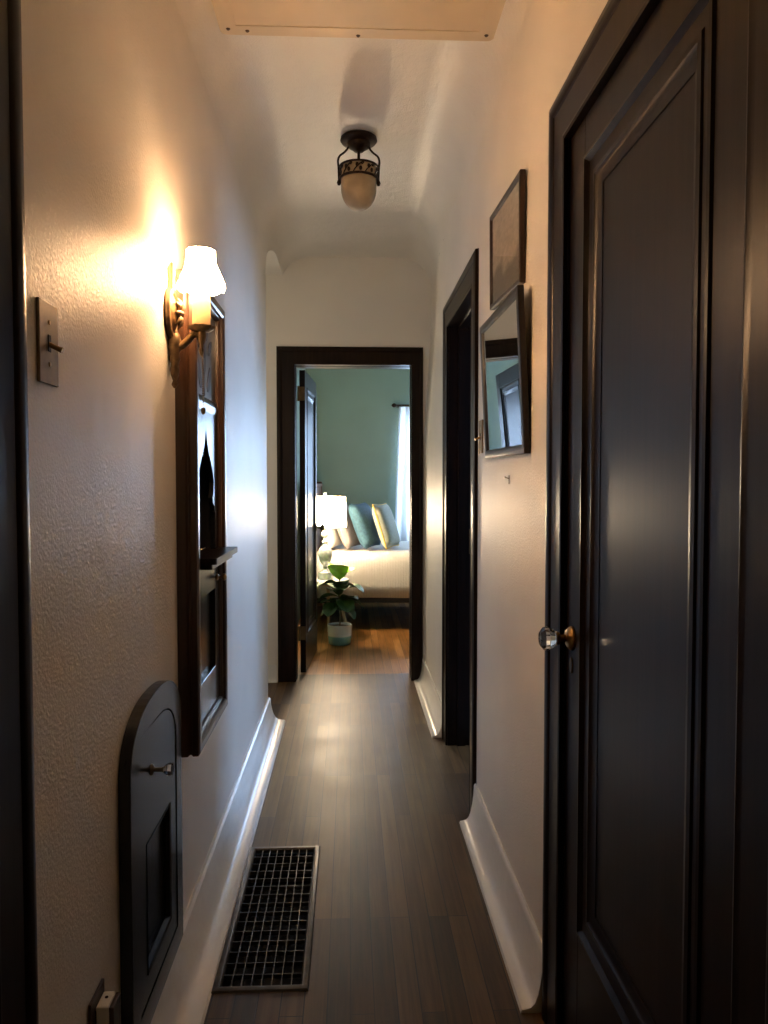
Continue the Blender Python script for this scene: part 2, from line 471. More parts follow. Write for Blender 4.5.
bm = new(); loft(bm, [[V((x, YE - d * 0.3, z * 0.85)) for d, z in BP] for x in (XA, D3[0] - 0.118)], True, True)
struct(obj('baseboard_end', bm, M['base'], smooth=35), 'white baseboard of the alcove left of the bedroom doorway', 'baseboard')

# door casings (mitred, moulded)
CP = [(0, 0), (0, .016), (.006, .019), (.012, .016), (.018, .015), (.078, .017), (.084, .024), (.092, .029), (.102, .029), (.108, .024), (.112, .022), (.114, 0)]
CP = [(u, v * .58) for u, v in CP]
def casing(name, a0, a1, mp, label, mat, cp=CP, dt=DT):
    bm = new(); sweep_frame(bm, a0, a1, 0, dt, cp, mp, closed=False)
    return struct(obj(name, bm, mat, smooth=30), label, 'trim')
casing('trim_1', D1[0] - .004, D1[1] + .004, lambda a, b, v: (XR - v, a, b), 'dark wood casing around the big door on the right', M['wood'])
casing('trim_2', D2[0] - .004, D2[1] + .004, lambda a, b, v: (XR - v, a, b), 'dark wood casing around the side doorway', M['wood'])
casing('trim_3', D3[0] - .002, D3[1] + .002, lambda a, b, v: (a if a < D3[1] else D3[1] + (a - D3[1]) * .64, YE - v, b), 'dark wood casing around the bedroom doorway', M['wood'], dt=DT3)
casing('trim_4', DL[0] - .004, DL[1] + .004, lambda a, b, v: (XL + v, a, b), 'dark wood casing at the left edge of the view', M['wood'])

def lining(name, a0, a1, mp, depth, label, stop=None, mat=None, dt=DT):
    bm = new()
    sweep_frame(bm, a0, a1, 0, dt, [(0, 0), (.02, 0), (.02, -depth), (0, -depth)], mp, closed=False)
    if stop:
        q = stop[2] if len(stop) > 2 else .011
        sweep_frame(bm, a0 + q, a1 - q, 0, dt - q, [(0, -stop[0]), (.012, -stop[0]), (.012, -stop[1]), (0, -stop[1])], mp, closed=False)
    return struct(obj(name, bm, mat or M['wood']), label, 'trim')
lining('trim_5', D1[0], D1[1], lambda a, b, v: (XR - v, a, b), .13, 'dark wood jamb of the big right door')
j2 = lining('trim_6', D2[0], D2[1], lambda a, b, v: (XR - v, a, b), .13, 'dark wood jamb inside the side doorway', (.045, .085))
bm = new(); box(bm, XR + .100, XR + .122, D2[1] - .0035, D2[1], .93, 1.05, .001)
box(bm, XR + .103, XR + .119, D2[1] - .012, D2[1] - .003, .965, 1.015, .003)
obj('strike_plate', bm, M['brass_dull'], j2)
lining('trim_7', D3[0], D3[1], lambda a, b, v: (a, YE - v, b), YI - YE, 'dark wood jamb of the bedroom doorway', (.055, .105, .003), dt=DT3)
lining('trim_8', DL[0], DL[1], lambda a, b, v: (XL + v, a, b), .13, 'dark wood jamb of the near left door')

# panelled doors --------------------------------------------------
def panel_door(a0, a1, z0, z1, face, mp, stile, top, bot, thick, root, mw=0.095, mats=None):
    """single recessed panel; face at v = face, mp(a, z, v)"""
    wv, wh = mats or (M['wood'], M['woodh'])
    A0, A1, B0, B1 = a0 + stile, a1 - stile, z0 + bot, z1 - top
    bm = new()
    def bx(p0, p1, q0, q1):
        vs_ = [mp(a, b, v) for a in (p0, p1) for b in (q0, q1) for v in (face - thick, face)]
        lo = [min(v[i] for v in vs_) for i in range(3)]; hi_ = [max(v[i] for v in vs_) for i in range(3)]
        box(bm, lo[0], hi_[0], lo[1], hi_[1], lo[2], hi_[2], .0012, 1)
    bx(a0, A0, z0, z1); bx(A1, a1, z0, z1); bx(A0, A1, z0, B0); bx(A0, A1, B1, z1)
    obj('stiles_and_rails', bm, wv, root)
    bm = new()
    pf = [(0.002, face - .002), (-.003, face + .004), (-.010, face + .005), (-.015, face - .001), (-.019, face - .004),
          (-mw * .52, face - .005), (-mw * .56, face - .002), (-mw * .68, face - .001), (-mw * .78, face - .006), (-mw, face - .010), (-mw, face - .022), (.002, face - .022)]
    sweep_frame(bm, A0, A1, B0, B1, pf, mp)
    obj('panel_moulding', bm, wv, root, smooth=25)
    bm = new()
    vs_ = [mp(a, b, v) for a in (A0 + .02, A1 - .02) for b in (B0 + .02, B1 - .02) for v in (face - thick * .75, face - .0115)]
    lo = [min(v[i] for v in vs_) for i in range(3)]; hi_ = [max(v[i] for v in vs_) for i in range(3)]
    box(bm, lo[0], hi_[0], lo[1], hi_[1], lo[2], hi_[2])
    obj('door_panel', bm, wv, root)

def glass_knob(root, p, d, L=.06, r=.026):
    """faceted glass knob on a brass rose; p on the door face, d = +-1 along x"""
    x, y, z = p
    bm = new(); lathe(bm, [(.0, 0), (.026, 0), (.026, .004), (.020, .010), (.012, .014), (.0, .014)], (0, 0, 0), 24, 'X')
    bmesh.ops.scale(bm, vec=(d, 1, 1), verts=bm.verts[:]); bmesh.ops.translate(bm, verts=bm.verts[:], vec=p)
    obj('knob_rose', bm, M['brass'], root, smooth=40)
    bm = new(); lathe(bm, [(.008, .010), (.008, L * .42), (.014, L * .46), (.015, L * .56), (.010, L * .60)], (0, 0, 0), 16, 'X')
    bmesh.ops.scale(bm, vec=(d, 1, 1), verts=bm.verts[:]); bmesh.ops.translate(bm, verts=bm.verts[:], vec=p)
    obj('knob_shank', bm, M['brass'], root, smooth=40)
    bm = new(); lathe(bm, [(.010, L * .56), (r * .72, L * .64), (r, L * .86), (r * .96, L * .98), (r * .55, L * 1.12), (.004, L * 1.13)], (0, 0, 0), 12, 'X')
    bmesh.ops.scale(bm, vec=(d, 1, 1), verts=bm.verts[:]); bmesh.ops.translate(bm, verts=bm.verts[:], vec=p)
    obj('door_knob', bm, M['glass'], root)['label'] = 'clear faceted glass knob'

def holder(name, label):
    o = bpy.data.objects.new(name, None); COL.objects.link(o); o.empty_display_size = .05
    return struct(o, label, 'door')

d1 = holder('door_1', 'tall dark single-panel door with a glass knob, closed on the right')
MR = lambda a, b, v: (XR - v, a, b)
panel_door(D1[0] + .003, D1[1] - .003, .010, DT - .004, -.004, MR, .100, .078, .318, .035, d1, .082)
glass_knob(d1, (XR + .004, 1.615, .938), -1, .062, .026)
bm = new(); lathe(bm, [(0, 0), (.011, 0), (.010, .003), (0, .003)], (0, 0, 0), 16, 'X', wob=lambda a, h: 1 + .5 * abs(math.sin(a)) ** 3)
bmesh.ops.scale(bm, vec=(-1, 1, 1.1), verts=bm.verts[:]); bmesh.ops.translate(bm, verts=bm.verts[:], vec=(XR + .004, 1.615, .880))
obj('keyhole_plate', bm, M['brass_dull'], d1, smooth=40)

d2 = holder('door_2', 'dark wood door beyond the left edge of the view')
ML = lambda a, b, v: (XL + v, a, b)
panel_door(DL[0] + .003, DL[1] - .003, .010, DT - .004, -.012, ML, .10, .105, .31, .035, d2)

# ------------------------------------------------------------------ bedroom shell
BX0, BX1, BYB = -.47, 2.0, 8.30
WB = (0.62, 1.62, 0.75, 1.99)
def plane(name, bmf, mat, label, cat='wall'):
    bm = new(); bmf(bm); return struct(obj(name, bm, mat), label, cat)
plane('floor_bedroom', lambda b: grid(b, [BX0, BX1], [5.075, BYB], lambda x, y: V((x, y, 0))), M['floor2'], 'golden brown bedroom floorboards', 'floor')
plane('wall_bedroom_back', lambda b: grid(b, breaks(BX0, BX1, .5, WB[:2]), breaks(0, H, .5, WB[2:]), lambda x, z: V((x, BYB, z)), [WB]), M['green'], 'sage green wall behind the bed')
plane('wall_bedroom_left', lambda b: grid(b, [YI, BYB], [0, H], lambda y, z: V((BX0, y, z))), M['green'], 'sage green wall on the left of the bedroom')
plane('wall_bedroom_right', lambda b: grid(b, [YI, BYB], [0, H], lambda y, z: V((BX1, y, z))), M['green'], 'sage green wall on the right of the bedroom')
plane('wall_bedroom_front', lambda b: grid(b, breaks(BX0, BX1, .5, D3), breaks(0, H, .5, (DT3,)), lambda x, z: V((x, YI, z)), [(D3[0], D3[1], -1, DT3)]), M['green'], 'bedroom side of the doorway wall')
plane('ceiling_bedroom', lambda b: grid(b, [BX0, BX1], [YI, BYB], lambda x, y: V((x, y, H))), M['white_wall'], 'white bedroom ceiling', 'ceiling')
bm = new(); box(bm, BX0, WB[0] - .9, BYB - .018, BYB, 0, .14, .003)
bm = new(); box(bm, BX0, BX1, BYB - .018, BYB, 0, .14, .003)
struct(obj('baseboard_bedroom', bm, M['woodx']), 'dark baseboard below the green wall', 'baseboard')
def window(name, a0, a1, z0, z1, mp, label):
    w = bpy.data.objects.new(name, None); COL.objects.link(w); struct(w, label, 'window')
    bm = new(); sweep_frame(bm, a0, a1, z0, z1, [(0, -.06), (0, .012), (.07, .016), (.08, 0), (.02, 0), (.02, -.06)], mp)
    obj('window_frame', bm, M['white'], w)
    bm = new(); sweep_frame(bm, a0 + .045, a1 - .045, z0 + .045, z1 - .045, [(0, -.05), (0, -.02), (.05, -.02), (.05, -.05)], mp)
    zc = (z0 + z1) / 2
    for k in (0, 1):
        p = [mp(a, z, v) for a in (a0, a1) for z in (zc - .02, zc + .02) for v in (-.045, -.015)]
    lo = [min(q[i] for q in p) for i in range(3)]; hi_ = [max(q[i] for q in p) for i in range(3)]
    box(bm, lo[0], hi_[0], lo[1], hi_[1], lo[2], hi_[2])
    obj('window_sash', bm, M['white'], w)
    bm = new(); ps = [mp(a, z, v) for a, z, v in ((a0 + .01, z0 + .01, -.035), (a1 - .01, z0 + .01, -.035), (a1 - .01, z1 - .01, -.035), (a0 + .01, z1 - .01, -.035))]
    bm.faces.new([bm.verts.new(p) for p in ps])
    obj('window_pane', bm, M['window'], w)
window('window_1', WB[0], WB[1], WB[2], WB[3], lambda a, z, v: (a, BYB - v, z), 'white bedroom window behind the sheer curtain')

window('window_added', WA[0], WA[1], WA[2], WA[3], lambda a, z, v: (a, YE - v, z), 'added unseen sash window in the alcove, letting in fill light')

# bedroom door, opened into the bedroom against its hinges
dr = holder('door_3', 'dark panelled bedroom door standing open inwards')
dr.location = (-.330, 5.085, 0); dr.rotation_euler = (0, 0, math.radians(-3.8))
MD = lambda a, b, v: (.036 + v, a, b)
panel_door(.0, .69, .012, DT3 - .008, 0, MD, .10, .10, .24, .036, dr, .07)
for z in (1.855, .275):
    bm = new(); lathe(bm, [(.0, -.05), (.006, -.05), (.007, -.045), (.007, .045), (.006, .05), (0, .05)], (-.006, -.008, z), 12)
    box(bm, -.004, .034, -.0025, .0005, z - .045, z + .045)
    obj('hinge', bm, M['brass_dull'], dr, smooth=40)
bm = new(); lathe(bm, [(0, 0), (.025, 0), (.025, .004), (.009, .010), (.009, .03), (.024, .04), (.026, .052), (.016, .062), (0, .064)], (.036, .635, .94), 20, 'X')
obj('door_knob', bm, M['brass_dull'], dr, smooth=50)

# ------------------------------------------------------------------ side room (only its daylight reaches the hall)
SX0, SX1, SY0, SY1 = XR + .13, 2.35, 2.45, 4.75
WS = (2.95, 3.95, 1.00, 2.25)
plane('floor_side_room', lambda b: grid(b, [.60, SX1], [SY0, SY1], lambda x, y: V((x, y, 0))), M['tile'], 'pale floor of the side room', 'floor')
plane('ceiling_side_room', lambda b: grid(b, [SX0, SX1], [SY0, SY1], lambda x, y: V((x, y, H))), M['white_wall'], 'ceiling of the side room', 'ceiling')
plane('wall_side_room_window', lambda b: grid(b, breaks(SY0, SY1, .5, WS[:2]), breaks(0, H, .5, WS[2:]), lambda y, z: V((SX1, y, z)), [WS]), M['side'], 'window wall of the side room')
plane('wall_side_room_near', lambda b: grid(b, [SX0, SX1], [0, H], lambda x, z: V((x, SY0, z))), M['side'], 'near wall of the side room')
plane('wall_side_room_far', lambda b: grid(b, [SX0, SX1], [0, H], lambda x, z: V((x, SY1, z))), M['side'], 'far wall of the side room')
plane('wall_side_room_door', lambda b: grid(b, breaks(SY0, SY1, .5, D2), breaks(0, H, .5, (DT,)), lambda y, z: V((SX0, y, z)), [(D2[0], D2[1], -1, DT)]), M['side'], 'side room face of the doorway wall')
window('window_2', WS[0], WS[1], WS[2], WS[3], lambda a, z, v: (SX1 - v, a, z), 'white window of the side room')

# ------------------------------------------------------------------ ceiling: hatch and pendant
HZ = H - .085
hx0, hx1, hy0, hy1 = -.381, .434, 1.56, 2.362
ht = thing('attic_hatch', (.03, 2.04, H), 'cream painted attic hatch board screwed to the hall ceiling', 'hatch')
def rrect(x0, x1, y0, y1, r, n=5):
    out = []
    for cx, cy, a in ((x1 - r, y1 - r, 0), (x0 + r, y1 - r, 90), (x0 + r, y0 + r, 180), (x1 - r, y0 + r, 270)):
        for k in range(n + 1):
            t = math.radians(a + 90 * k / n); out.append((cx + r * math.cos(t), cy + r * math.sin(t)))
    return out
bm = new(); plate(bm, rrect(hx0, hx1, hy0, hy1, .02), [], lambda a, b, t: V((a, b, t)), HZ, HZ + .014)
obj('board', bm, M['hatch'], ht, off=ht.location)
bm = new(); box(bm, hx0 + .09, hx1 - .09, hy0 + .04, hy1 - .03, HZ + .014, H + .002)
obj('curb', bm, M['hatch'], ht, off=ht.location)
bm = new(); sweep_frame(bm, hx0 + .05, hx1 - .05, hy0 + .05, hy1 - .05, [(0, 0), (.003, 0), (.003, .002), (0, .002)], lambda a, b, v: (a, b, HZ - v))
obj('bead', bm, M['hatch'], ht, off=ht.location)
for x, y in ((hx0 + .025, hy1 - .03), (hx1 - .025, hy1 - .03), ((hx0 + hx1) / 2 + .0, hy1 - .012), (hx0 + .08, hy1 - .022), (hx0 + .025, hy0 + .03), (hx1 - .025, hy0 + .03)):
    bm = new(); lathe(bm, [(0, -.003), (.004, -.003), (.0065, 0), (0, 0.001)], (x, y, HZ), 12)
    obj('screw', bm, M['screw'], ht, off=ht.location, smooth=40)

PX, PY = .038, 3.215
pl = thing('ceiling_light', (PX, PY, H), 'bronze semi-flush ceiling light with a rounded amber glass shade', 'ceiling light')
po = pl.location.copy()
bm = new(); lathe(bm, [(0, 0), (.066, 0), (.074, -.006), (.076, -.016), (.070, -.024), (.050, -.030), (.046, -.040), (.030, -.050), (.018, -.060), (0, -.062)], (PX, PY, H), 32)
obj('canopy', bm, M['iron'], pl, off=po, smooth=40)
bm = new(); tube(bm, [(PX, PY, H - .055), (PX, PY, H - .13)], .006, 10)
obj('rod', bm, M['iron'], pl, off=po, smooth=60)
for s in (-1, 1):
    bm = new()
    pts = smooth_path([(PX + s * .040, PY, H - .030), (PX + s * .046, PY, H - .048), (PX + s * .060, PY, H - .064), (PX + s * .078, PY, H - .078), (PX + s * .085, PY, H - .098), (PX + s * .083, PY, H - .125), (PX + s * .081, PY, H - .18)])
    tube(bm, pts, .0042, 8)
    lathe(bm, [(0, -.012), (.006, -.010), (.009, 0), (.006, .008), (0, .010)], (PX + s * .081, PY, H - .186), 12)
    obj('arm', bm, M['iron'], pl, off=po, smooth=60)
bm = new()
R = .078; zt, zb = H - .124, H - .172
for z, r in ((zt, .0042), (zb, .0050)):
    tube(bm, [(PX + R * math.cos(a), PY + R * math.sin(a), z) for a in [k * 2 * PI / 48 for k in range(49)]], r, 8, False)
for k in range(10):
    a0 = k * 2 * PI / 10
    def cyl(a, z): return (PX + R * math.cos(a), PY + R * math.sin(a), z)
    sp = smooth_path([cyl(a0, zb), cyl(a0 + .10, zb + .014), cyl(a0 + .28, zb + .028), cyl(a0 + .46, zb + .040), cyl(a0 + .56, zt - .006), cyl(a0 + .5, zt - .014), cyl(a0 + .42, zt - .010)], 4)
    tube(bm, sp, .0026, 6)
    for da, zz in ((.22, .030), (.40, .016)):
        lf = [cyl(a0 + da + .14 * math.cos(t) * .6, zb + zz + .0095 * math.sin(t)) for t in [q * 2 * PI / 8 for q in range(8)]]
        c0 = [bm.verts.new(V(p)) for p in lf]
        c1 = [bm.verts.new(V((PX + (p[0] - PX) * 1.03, PY + (p[1] - PY) * 1.03, p[2]))) for p in lf]
        bm.faces.new(c0); bm.faces.new(c1)
        for q in range(8): bm.faces.new((c0[q], c0[(q + 1) % 8], c1[(q + 1) % 8], c1[q]))
obj('filigree_band', bm, M['iron'], pl, off=po, smooth=50)
bm = new()
pr = [(.066, H - .116), (.071, H - .120), (.0725, H - .16), (.0725, H - .215)]
for k in range(1, 11):
    t = k * PI / 2 / 10; pr.append((max(.0725 * math.cos(t), .0008), H - .215 - .083 * math.sin(t)))
inner = [(max(r - .004, .0004), z + (.004 if i > 3 else 0)) for i, (r, z) in enumerate(pr)][::-1]
lathe(bm, [(r, z) for r, z in pr] + inner, (PX, PY, 0), 40, cap=False)
obj('glass_shade', bm, M['frost'], pl, off=po, smooth=50)

# ------------------------------------------------------------------ left wall: sconce
SY = 1.905; SXC = -.3605
sc = thing('wall_sconce', (XL, SY, 1.66), 'lit gilt candle wall sconce with a small scalloped fabric shade', 'wall lamp')
so = sc.location.copy()
bm = new()
lathe(bm, [(0, 0), (.040, 0), (.043, .006), (.040, .014), (.034, .016), (.030, .012), (.026, .014), (.018, .022), (0, .026)], (0, 0, 0), 32, 'X')
bmesh.ops.scale(bm, vec=(1, 1.2, 1.5), verts=bm.verts[:]); bmesh.ops.translate(bm, verts=bm.verts[:], vec=(XL, SY, 1.68))
bp_ = obj('backplate', bm, M['gilt'], sc, off=so, smooth=45)
bm = new()
for k in range(8):
    a = k * PI / 4
    pts = [V((XL + .018, SY + .005 * math.cos(a), 1.68 + .006 * math.sin(a))), V((XL + .030, SY + .013 * math.cos(a), 1.68 + .020 * math.sin(a))), V((XL + .022, SY + .024 * math.cos(a), 1.68 + .038 * math.sin(a)))]
    tube(bm, smooth_path(pts, 4), [.003, .004, .005, .0065, .007, .0065, .005, .003, .001], 8)
lathe(bm, [(0, .018), (.007, .026), (.006, .036), (0, .040)], (XL, SY, 1.68), 12, 'X')
obj('rosette', bm, M['gilt'], bp_, smooth=50, off=so)
bm = new()
lathe(bm, [(.0, 0), (.009, .002), (.011, .012), (.007, .030), (.010, .044), (.0085, .056), (.005, .068), (0, .072)], (XL + .009, SY, 1.734), 14)
obj('finial', bm, M['gilt'], sc, off=so, smooth=50)
bm = new()
lathe(bm, [(0, -.105), (.004, -.103), (.008, -.095), (.005, -.086), (.009, -.074), (.012, -.060), (.009, -.045), (.014, -.035), (.012, -.02), (.016, -.01), (.018, .008), (.014, .022), (.010, .03), (0, .034)], (XL + .014, SY, 1.605), 16)
obj('drop_ornament', bm, M['gilt'], sc, off=so, smooth=50)
bm = new()
ap = smooth_path([(XL + .012, SY, 1.607), (XL + .030, SY, 1.604), (XL + .044, SY, 1.614), (XL + .058, SY, 1.629), (SXC - .010, SY, 1.633), (SXC, SY, 1.642)], 6)
tube(bm, ap, [.011 - .004 * k / (len(ap) - 1) for k in range(len(ap))], 12)
lathe(bm, [(0, -.045), (.004, -.040), (.007, -.028), (.005, -.02), (.010, -.008), (.013, .006), (.010, .020), (0, .022)], (SXC, SY, 1.622), 16)
obj('arm', bm, M['gilt'], sc, off=so, smooth=50)
bm = new()
lathe(bm, [(0.002, 1.636), (.018, 1.638), (.030, 1.646), (.032, 1.651), (.028, 1.649), (.016, 1.644), (.002, 1.644)], (SXC, SY, 0), 30, wob=lambda a, h: 1 + .10 * math.cos(10 * a))
obj('bobeche', bm, M['gilt'], sc, off=so, smooth=50)
bm = new()
lathe(bm, [(0, 1.645), (.0215, 1.645), (.0222, 1.655), (.0212, 1.69), (.0217, 1.725), (.0200, 1.738), (.010, 1.744), (0, 1.744)], (SXC, SY, 0), 24, wob=lambda a, h: 1 + .025 * math.sin(3 * a + h * 60))
obj('candle_sleeve', bm, M['candle'], sc, off=so, smooth=50)
bm = new()
lathe(bm, [(.006, 1.743), (.008, 1.750), (.012, 1.765), (.0125, 1.778), (.009, 1.795), (.004, 1.807), (.0006, 1.813)], (SXC, SY, 0), 14)
obj('bulb', bm, M['bulb'], sc, off=so, smooth=60)
bm = new()
def bell(t):   # 0 top .. 1 bottom
    return .0355 + .004 * t + .020 * S((t - .25) / .75) ** 1.1
ZT, ZBt = 1.834, 1.744
rings = []
for i in range(11):
    t = i / 10; ring = []
    for k in range(64):
        a = 2 * PI * k / 64
        seg = PI / 4; loc_ = (a % seg) - seg / 2
        poly = math.cos(seg / 2) / math.cos(loc_)         # eight flat gores
        scal = abs(math.sin(a * 4))                        # scallops along the hem
        z = ZT - (ZT - ZBt) * t - .007 * scal * max(0, (t - .8) / .2)
        ring.append(V((SXC + bell(t) * poly * math.cos(a), SY + bell(t) * poly * math.sin(a), z)))
    rings.append(ring)
loft(bm, rings, True, False)
sh = obj('lamp_shade', bm, M['shade'], sc, off=so, smooth=60)
bm = new()
for k in range(8):
    a = k * PI / 4
    tube(bm, [(SXC + (bell(t) + .0004) * math.cos(a), SY + (bell(t) + .0004) * math.sin(a), ZT - (ZT - ZBt) * t) for t in [q / 10 for q in range(11)]], .0015, 6)
for t in (0.0, .82):
    tube(bm, [(SXC + (bell(t) + .0005) * math.cos(PI / 4) / math.cos(((a % (PI / 4)) - PI / 8)) * math.cos(PI / 8) / math.cos(PI / 4) * math.cos(a), SY + (bell(t) + .0005) * math.cos(PI / 8) / math.cos(((a % (PI / 4)) - PI / 8)) * math.sin(a), ZT - (ZT - ZBt) * t) for a in [q * 2 * PI / 64 for q in range(65)]], .0013, 5, False)
obj('shade_trim', bm, M['shade_trim'], sh, off=so)
bm = new()
ch = [(SXC + .004, SY - .008, 1.62 - .0055 * k) for k in range(30)]
for p in ch: bmesh.ops.create_icosphere(bm, subdivisions=1, radius=.0024, matrix=Matrix.Translation(p))
lathe(bm, [(0, 0), (.005, -.003), (.006, -.010), (.003, -.018), (0, -.019)], (SXC + .004, SY - .008, 1.455), 10)
obj('pull_chain', bm, M['gilt'], sc, off=so, smooth=50)

# ------------------------------------------------------------------ left wall: switch, outlet
def toggle_plate(name, loc, d, label, mat, w=.070, h=.118, handle=True):
    t = thing(name, loc, label, 'light switch')
    x, y, z = loc
    bm = new(); box(bm, min(0, d * .005), max(0, d * .005), -w / 2, w / 2, -h / 2, h / 2, .0015, 2)
    obj('cover_plate', bm, mat, t)
    for k in (-1, 1):
        bm = new(); lathe(bm, [(0, 0), (.0035, 0), (.003, .0015), (0, .0018)], (d * .005, 0, k * .030), 10, 'X')
        obj('screw', bm, M['brass'], t)
    bm = new(); box(bm, min(d * .005, d * .006), max(d * .005, d * .006), -.005, .005, -.012, .012)
    obj('toggle_slot', bm, M['black'], t)
    bm = new(); tube(bm, [(d * .004, 0, -.001), (d * .014, 0, -.006), (d * .024, 0, -.010)], [.0042, .0036, .0045], 10)
    obj('toggle', bm, M['brass'], t, smooth=60)
    return t
toggle_plate('light_switch', (XL, 1.143, 1.472), 1, 'brass toggle light switch plate at the left edge beside the dark casing', M['brass_dull'])
toggle_plate('light_switch', (XR, 2.735, 1.435), -1, 'small brass light switch partly behind the lower picture frame', M['brass_dull'])

ot = thing('wall_outlet', (XL, 1.312, .338), 'dark brown outlet cover plate low on the left wall', 'outlet')
bm = new(); box(bm, 0, .005, -.036, .036, -.058, .058, .0015)
obj('cover_plate', bm, M['brown_plate'], ot)
bm = new()
for k in (-1, 1): box(bm, .005, .008, -.016, .016, k * .022 - .012, k * .022 + .012, .002)
obj('socket', bm, M['black'], ot)
nl = thing('night_light', (XL + .0055, 1.318, .352), 'white plug-in adapter with a dark face in the low outlet', 'night light')
bm = new(); box(bm, 0, .022, -.022, .022, -.050, .026, .003)
obj('body', bm, M['white'], nl)
bm = new(); box(bm, .022, .030, -.021, .021, -.048, .024, .002)
obj('lens', bm, M['brown_plate'], nl)
bm = new(); lathe(bm, [(0, .026), (.003, .026), (.003, .027), (0, .027)], (.011, .004, 0), 10)
obj('sensor', bm, M['black'], nl)

# ------------------------------------------------------------------ left wall: telephone cabinet
CY0, CY1, CZ0, CZ1 = 1.968, 2.428, .566, 1.806
CF = -.386
tc_ = thing('telephone_niche_cabinet', (XL, (CY0 + CY1) / 2, CZ0), 'tall dark wood telephone niche cabinet with arched opening and shelf, hung on the left wall', 'cabinet')
to = tc_.location.copy()
PW = CF - XL          # how far the case stands off the wall
bm = new()
sweep_frame(bm, CY0 + .044, CY1 - .044, CZ0 + .044, CZ1 - .044,
            [(0, -.02), (0, PW - .016), (.004, PW - .010), (.010, PW - .010), (.012, PW - .003), (.018, PW), (.036, PW), (.042, PW - .004), (.0425, PW - .018), (.039, PW - .022), (.039, PW - .026), (.0435, PW - .031), (.044, 0.0), (.030, 0.0), (.030, -.02)], ML)
obj('outer_frame', bm, M['wood_warm'], tc_, off=to, smooth=25)
y0, y1 = CY0 + .042, CY1 - .042
zsh = 1.066
ib = XL + .030
# stencilled top panel
bm = new(); box(bm, ib - .02, ib, y0, y1, 1.500, CZ1 - .042)
tp = obj('upper_panel', bm, M['motif_panel'], tc_, off=to)
bm = new()
def petal(cy, cz, ln, w, ang):
    pts = []
    for k in range(12):
        t = 2 * PI * k / 12; u = ln / 2 * math.cos(t); q = w / 2 * math.sin(t) * (1 - .35 * math.cos(t))
        pts.append((cy + u * math.cos(ang) - q * math.sin(ang), cz + u * math.sin(ang) + q * math.cos(ang)))
    plate(bm, pts, [], lambda a, b, t: V((t, a, b)), ib, ib + .002)
yc = (y0 + y1) / 2
for dy, dz, ln, w, an in ((-.07, .055, .09, .032, 2.1), (.07, .055, .09, .032, 1.04), (0, .10, .07, .04, 1.57), (-.09, .15, .07, .03, 2.5), (.09, .15, .07, .03, .64), (-.04, .19, .07, .028, 2.0), (.04, .19, .07, .028, 1.1), (0, .235, .05, .03, 1.57)):
    petal(yc + dy, 1.515 + dz, ln, w, an)
plate(bm, [(yc - .004, 1.515), (yc + .004, 1.515), (yc + .003, 1.74), (yc - .003, 1.74)], [], lambda a, b, t: V((t, a, b)), ib, ib + .002)
obj('leaf_inlay', bm, M['motif'], tp, off=to)
# moulding below the top panel
bm = new(); loft(bm, [[V((ib + d, y, z)) for d, z in ((-.02, 1.472), (.004, 1.472), (.007, 1.480), (.008, 1.494), (.005, 1.498), (.005, 1.506), (.002, 1.512), (-.02, 1.512))] for y in (y0, y1)])
obj('cross_rail', bm, M['wood_black'], tc_, off=to, smooth=30)
# panel pierced by an ogee arch, with the niche box behind it
og = []
half = [(.0, 1.425), (.010, 1.400), (.024, 1.376), (.048, 1.352), (.082, 1.325), (.108, 1.296), (.118, 1.270), (.114, 1.246), (.098, 1.226), (.102, 1.214), (.128, 1.200), (.134, 1.184), (.134, zsh + .004)]
og = [(yc + a, z) for a, z in half] + [(yc - a, z) for a, z in reversed(half[1:])]
bm = new(); plate(bm, [(y0, zsh), (y1, zsh), (y1, 1.474), (y0, 1.474)], [og], lambda a, b, t: V((t, a, b)), ib - .010, ib + .004)
obj('arched_panel', bm, M['wood_black'], tc_, off=to)
bm = new()
for a, b in (((XL - .14, XL - .13), None),): pass
box(bm, XL - .150, XL - .140, NICHE[0] + .002, NICHE[1] - .002, NICHE[2] - .008, 1.359)
box(bm, XL - .150, ib - .011, NICHE[0] + .002, NICHE[0] + .012, NICHE[2] - .008, 1.359)
box(bm, XL - .150, ib - .011, NICHE[1] - .012, NICHE[1] - .002, NICHE[2] - .008, 1.359)
box(bm, XL - .150, ib - .011, NICHE[0] + .002, NICHE[1] - .002, 1.349, 1.359)
obj('niche_box', bm, M['black'], tc_, off=to)
bm = new()
shp = rrect(XL - .135, -.349, CY0 + .052, CY1 - .018, .012)
plate(bm, shp, [], lambda a, b, t: V((a, b, t)), zsh - .010, zsh + .006)
plate(bm, rrect(XL, -.362, CY0 + .060, CY1 - .040, .010), [], lambda a, b, t: V((a, b, t)), zsh - .024, zsh - .010)
obj('shelf', bm, M['woodh'], tc_, off=to)
# lower door
bm = new()
dz0, dz1 = CZ0 + .046, zsh - .026
for p in ((y0, y0 + .07, dz0, dz1), (y1 - .07, y1, dz0, dz1), (y0 + .07, y1 - .07, dz0, dz0 + .11), (y0 + .07, y1 - .07, dz1 - .085, dz1)):
    box(bm, ib - .02, ib + .006, p[0], p[1], p[2], p[3], .0012, 1)
cd = obj('cupboard_door', bm, M['wood_black'], tc_, off=to)
bm = new(); box(bm, ib - .02, ib - .008, y0 + .06, y1 - .06, dz0 + .1, dz1 - .08)
obj('door_panel', bm, M['wood_black'], cd, off=to)
bm = new(); sweep_frame(bm, y0 + .07, y1 - .07, dz0 + .11, dz1 - .085, [(.002, .01), (.001, .020), (-.006, .019), (-.012, .010), (-.018, .006), (-.018, .002), (.002, .002)], ML)
obj('panel_moulding', bm, M['wood_black'], cd, off=to, smooth=30)
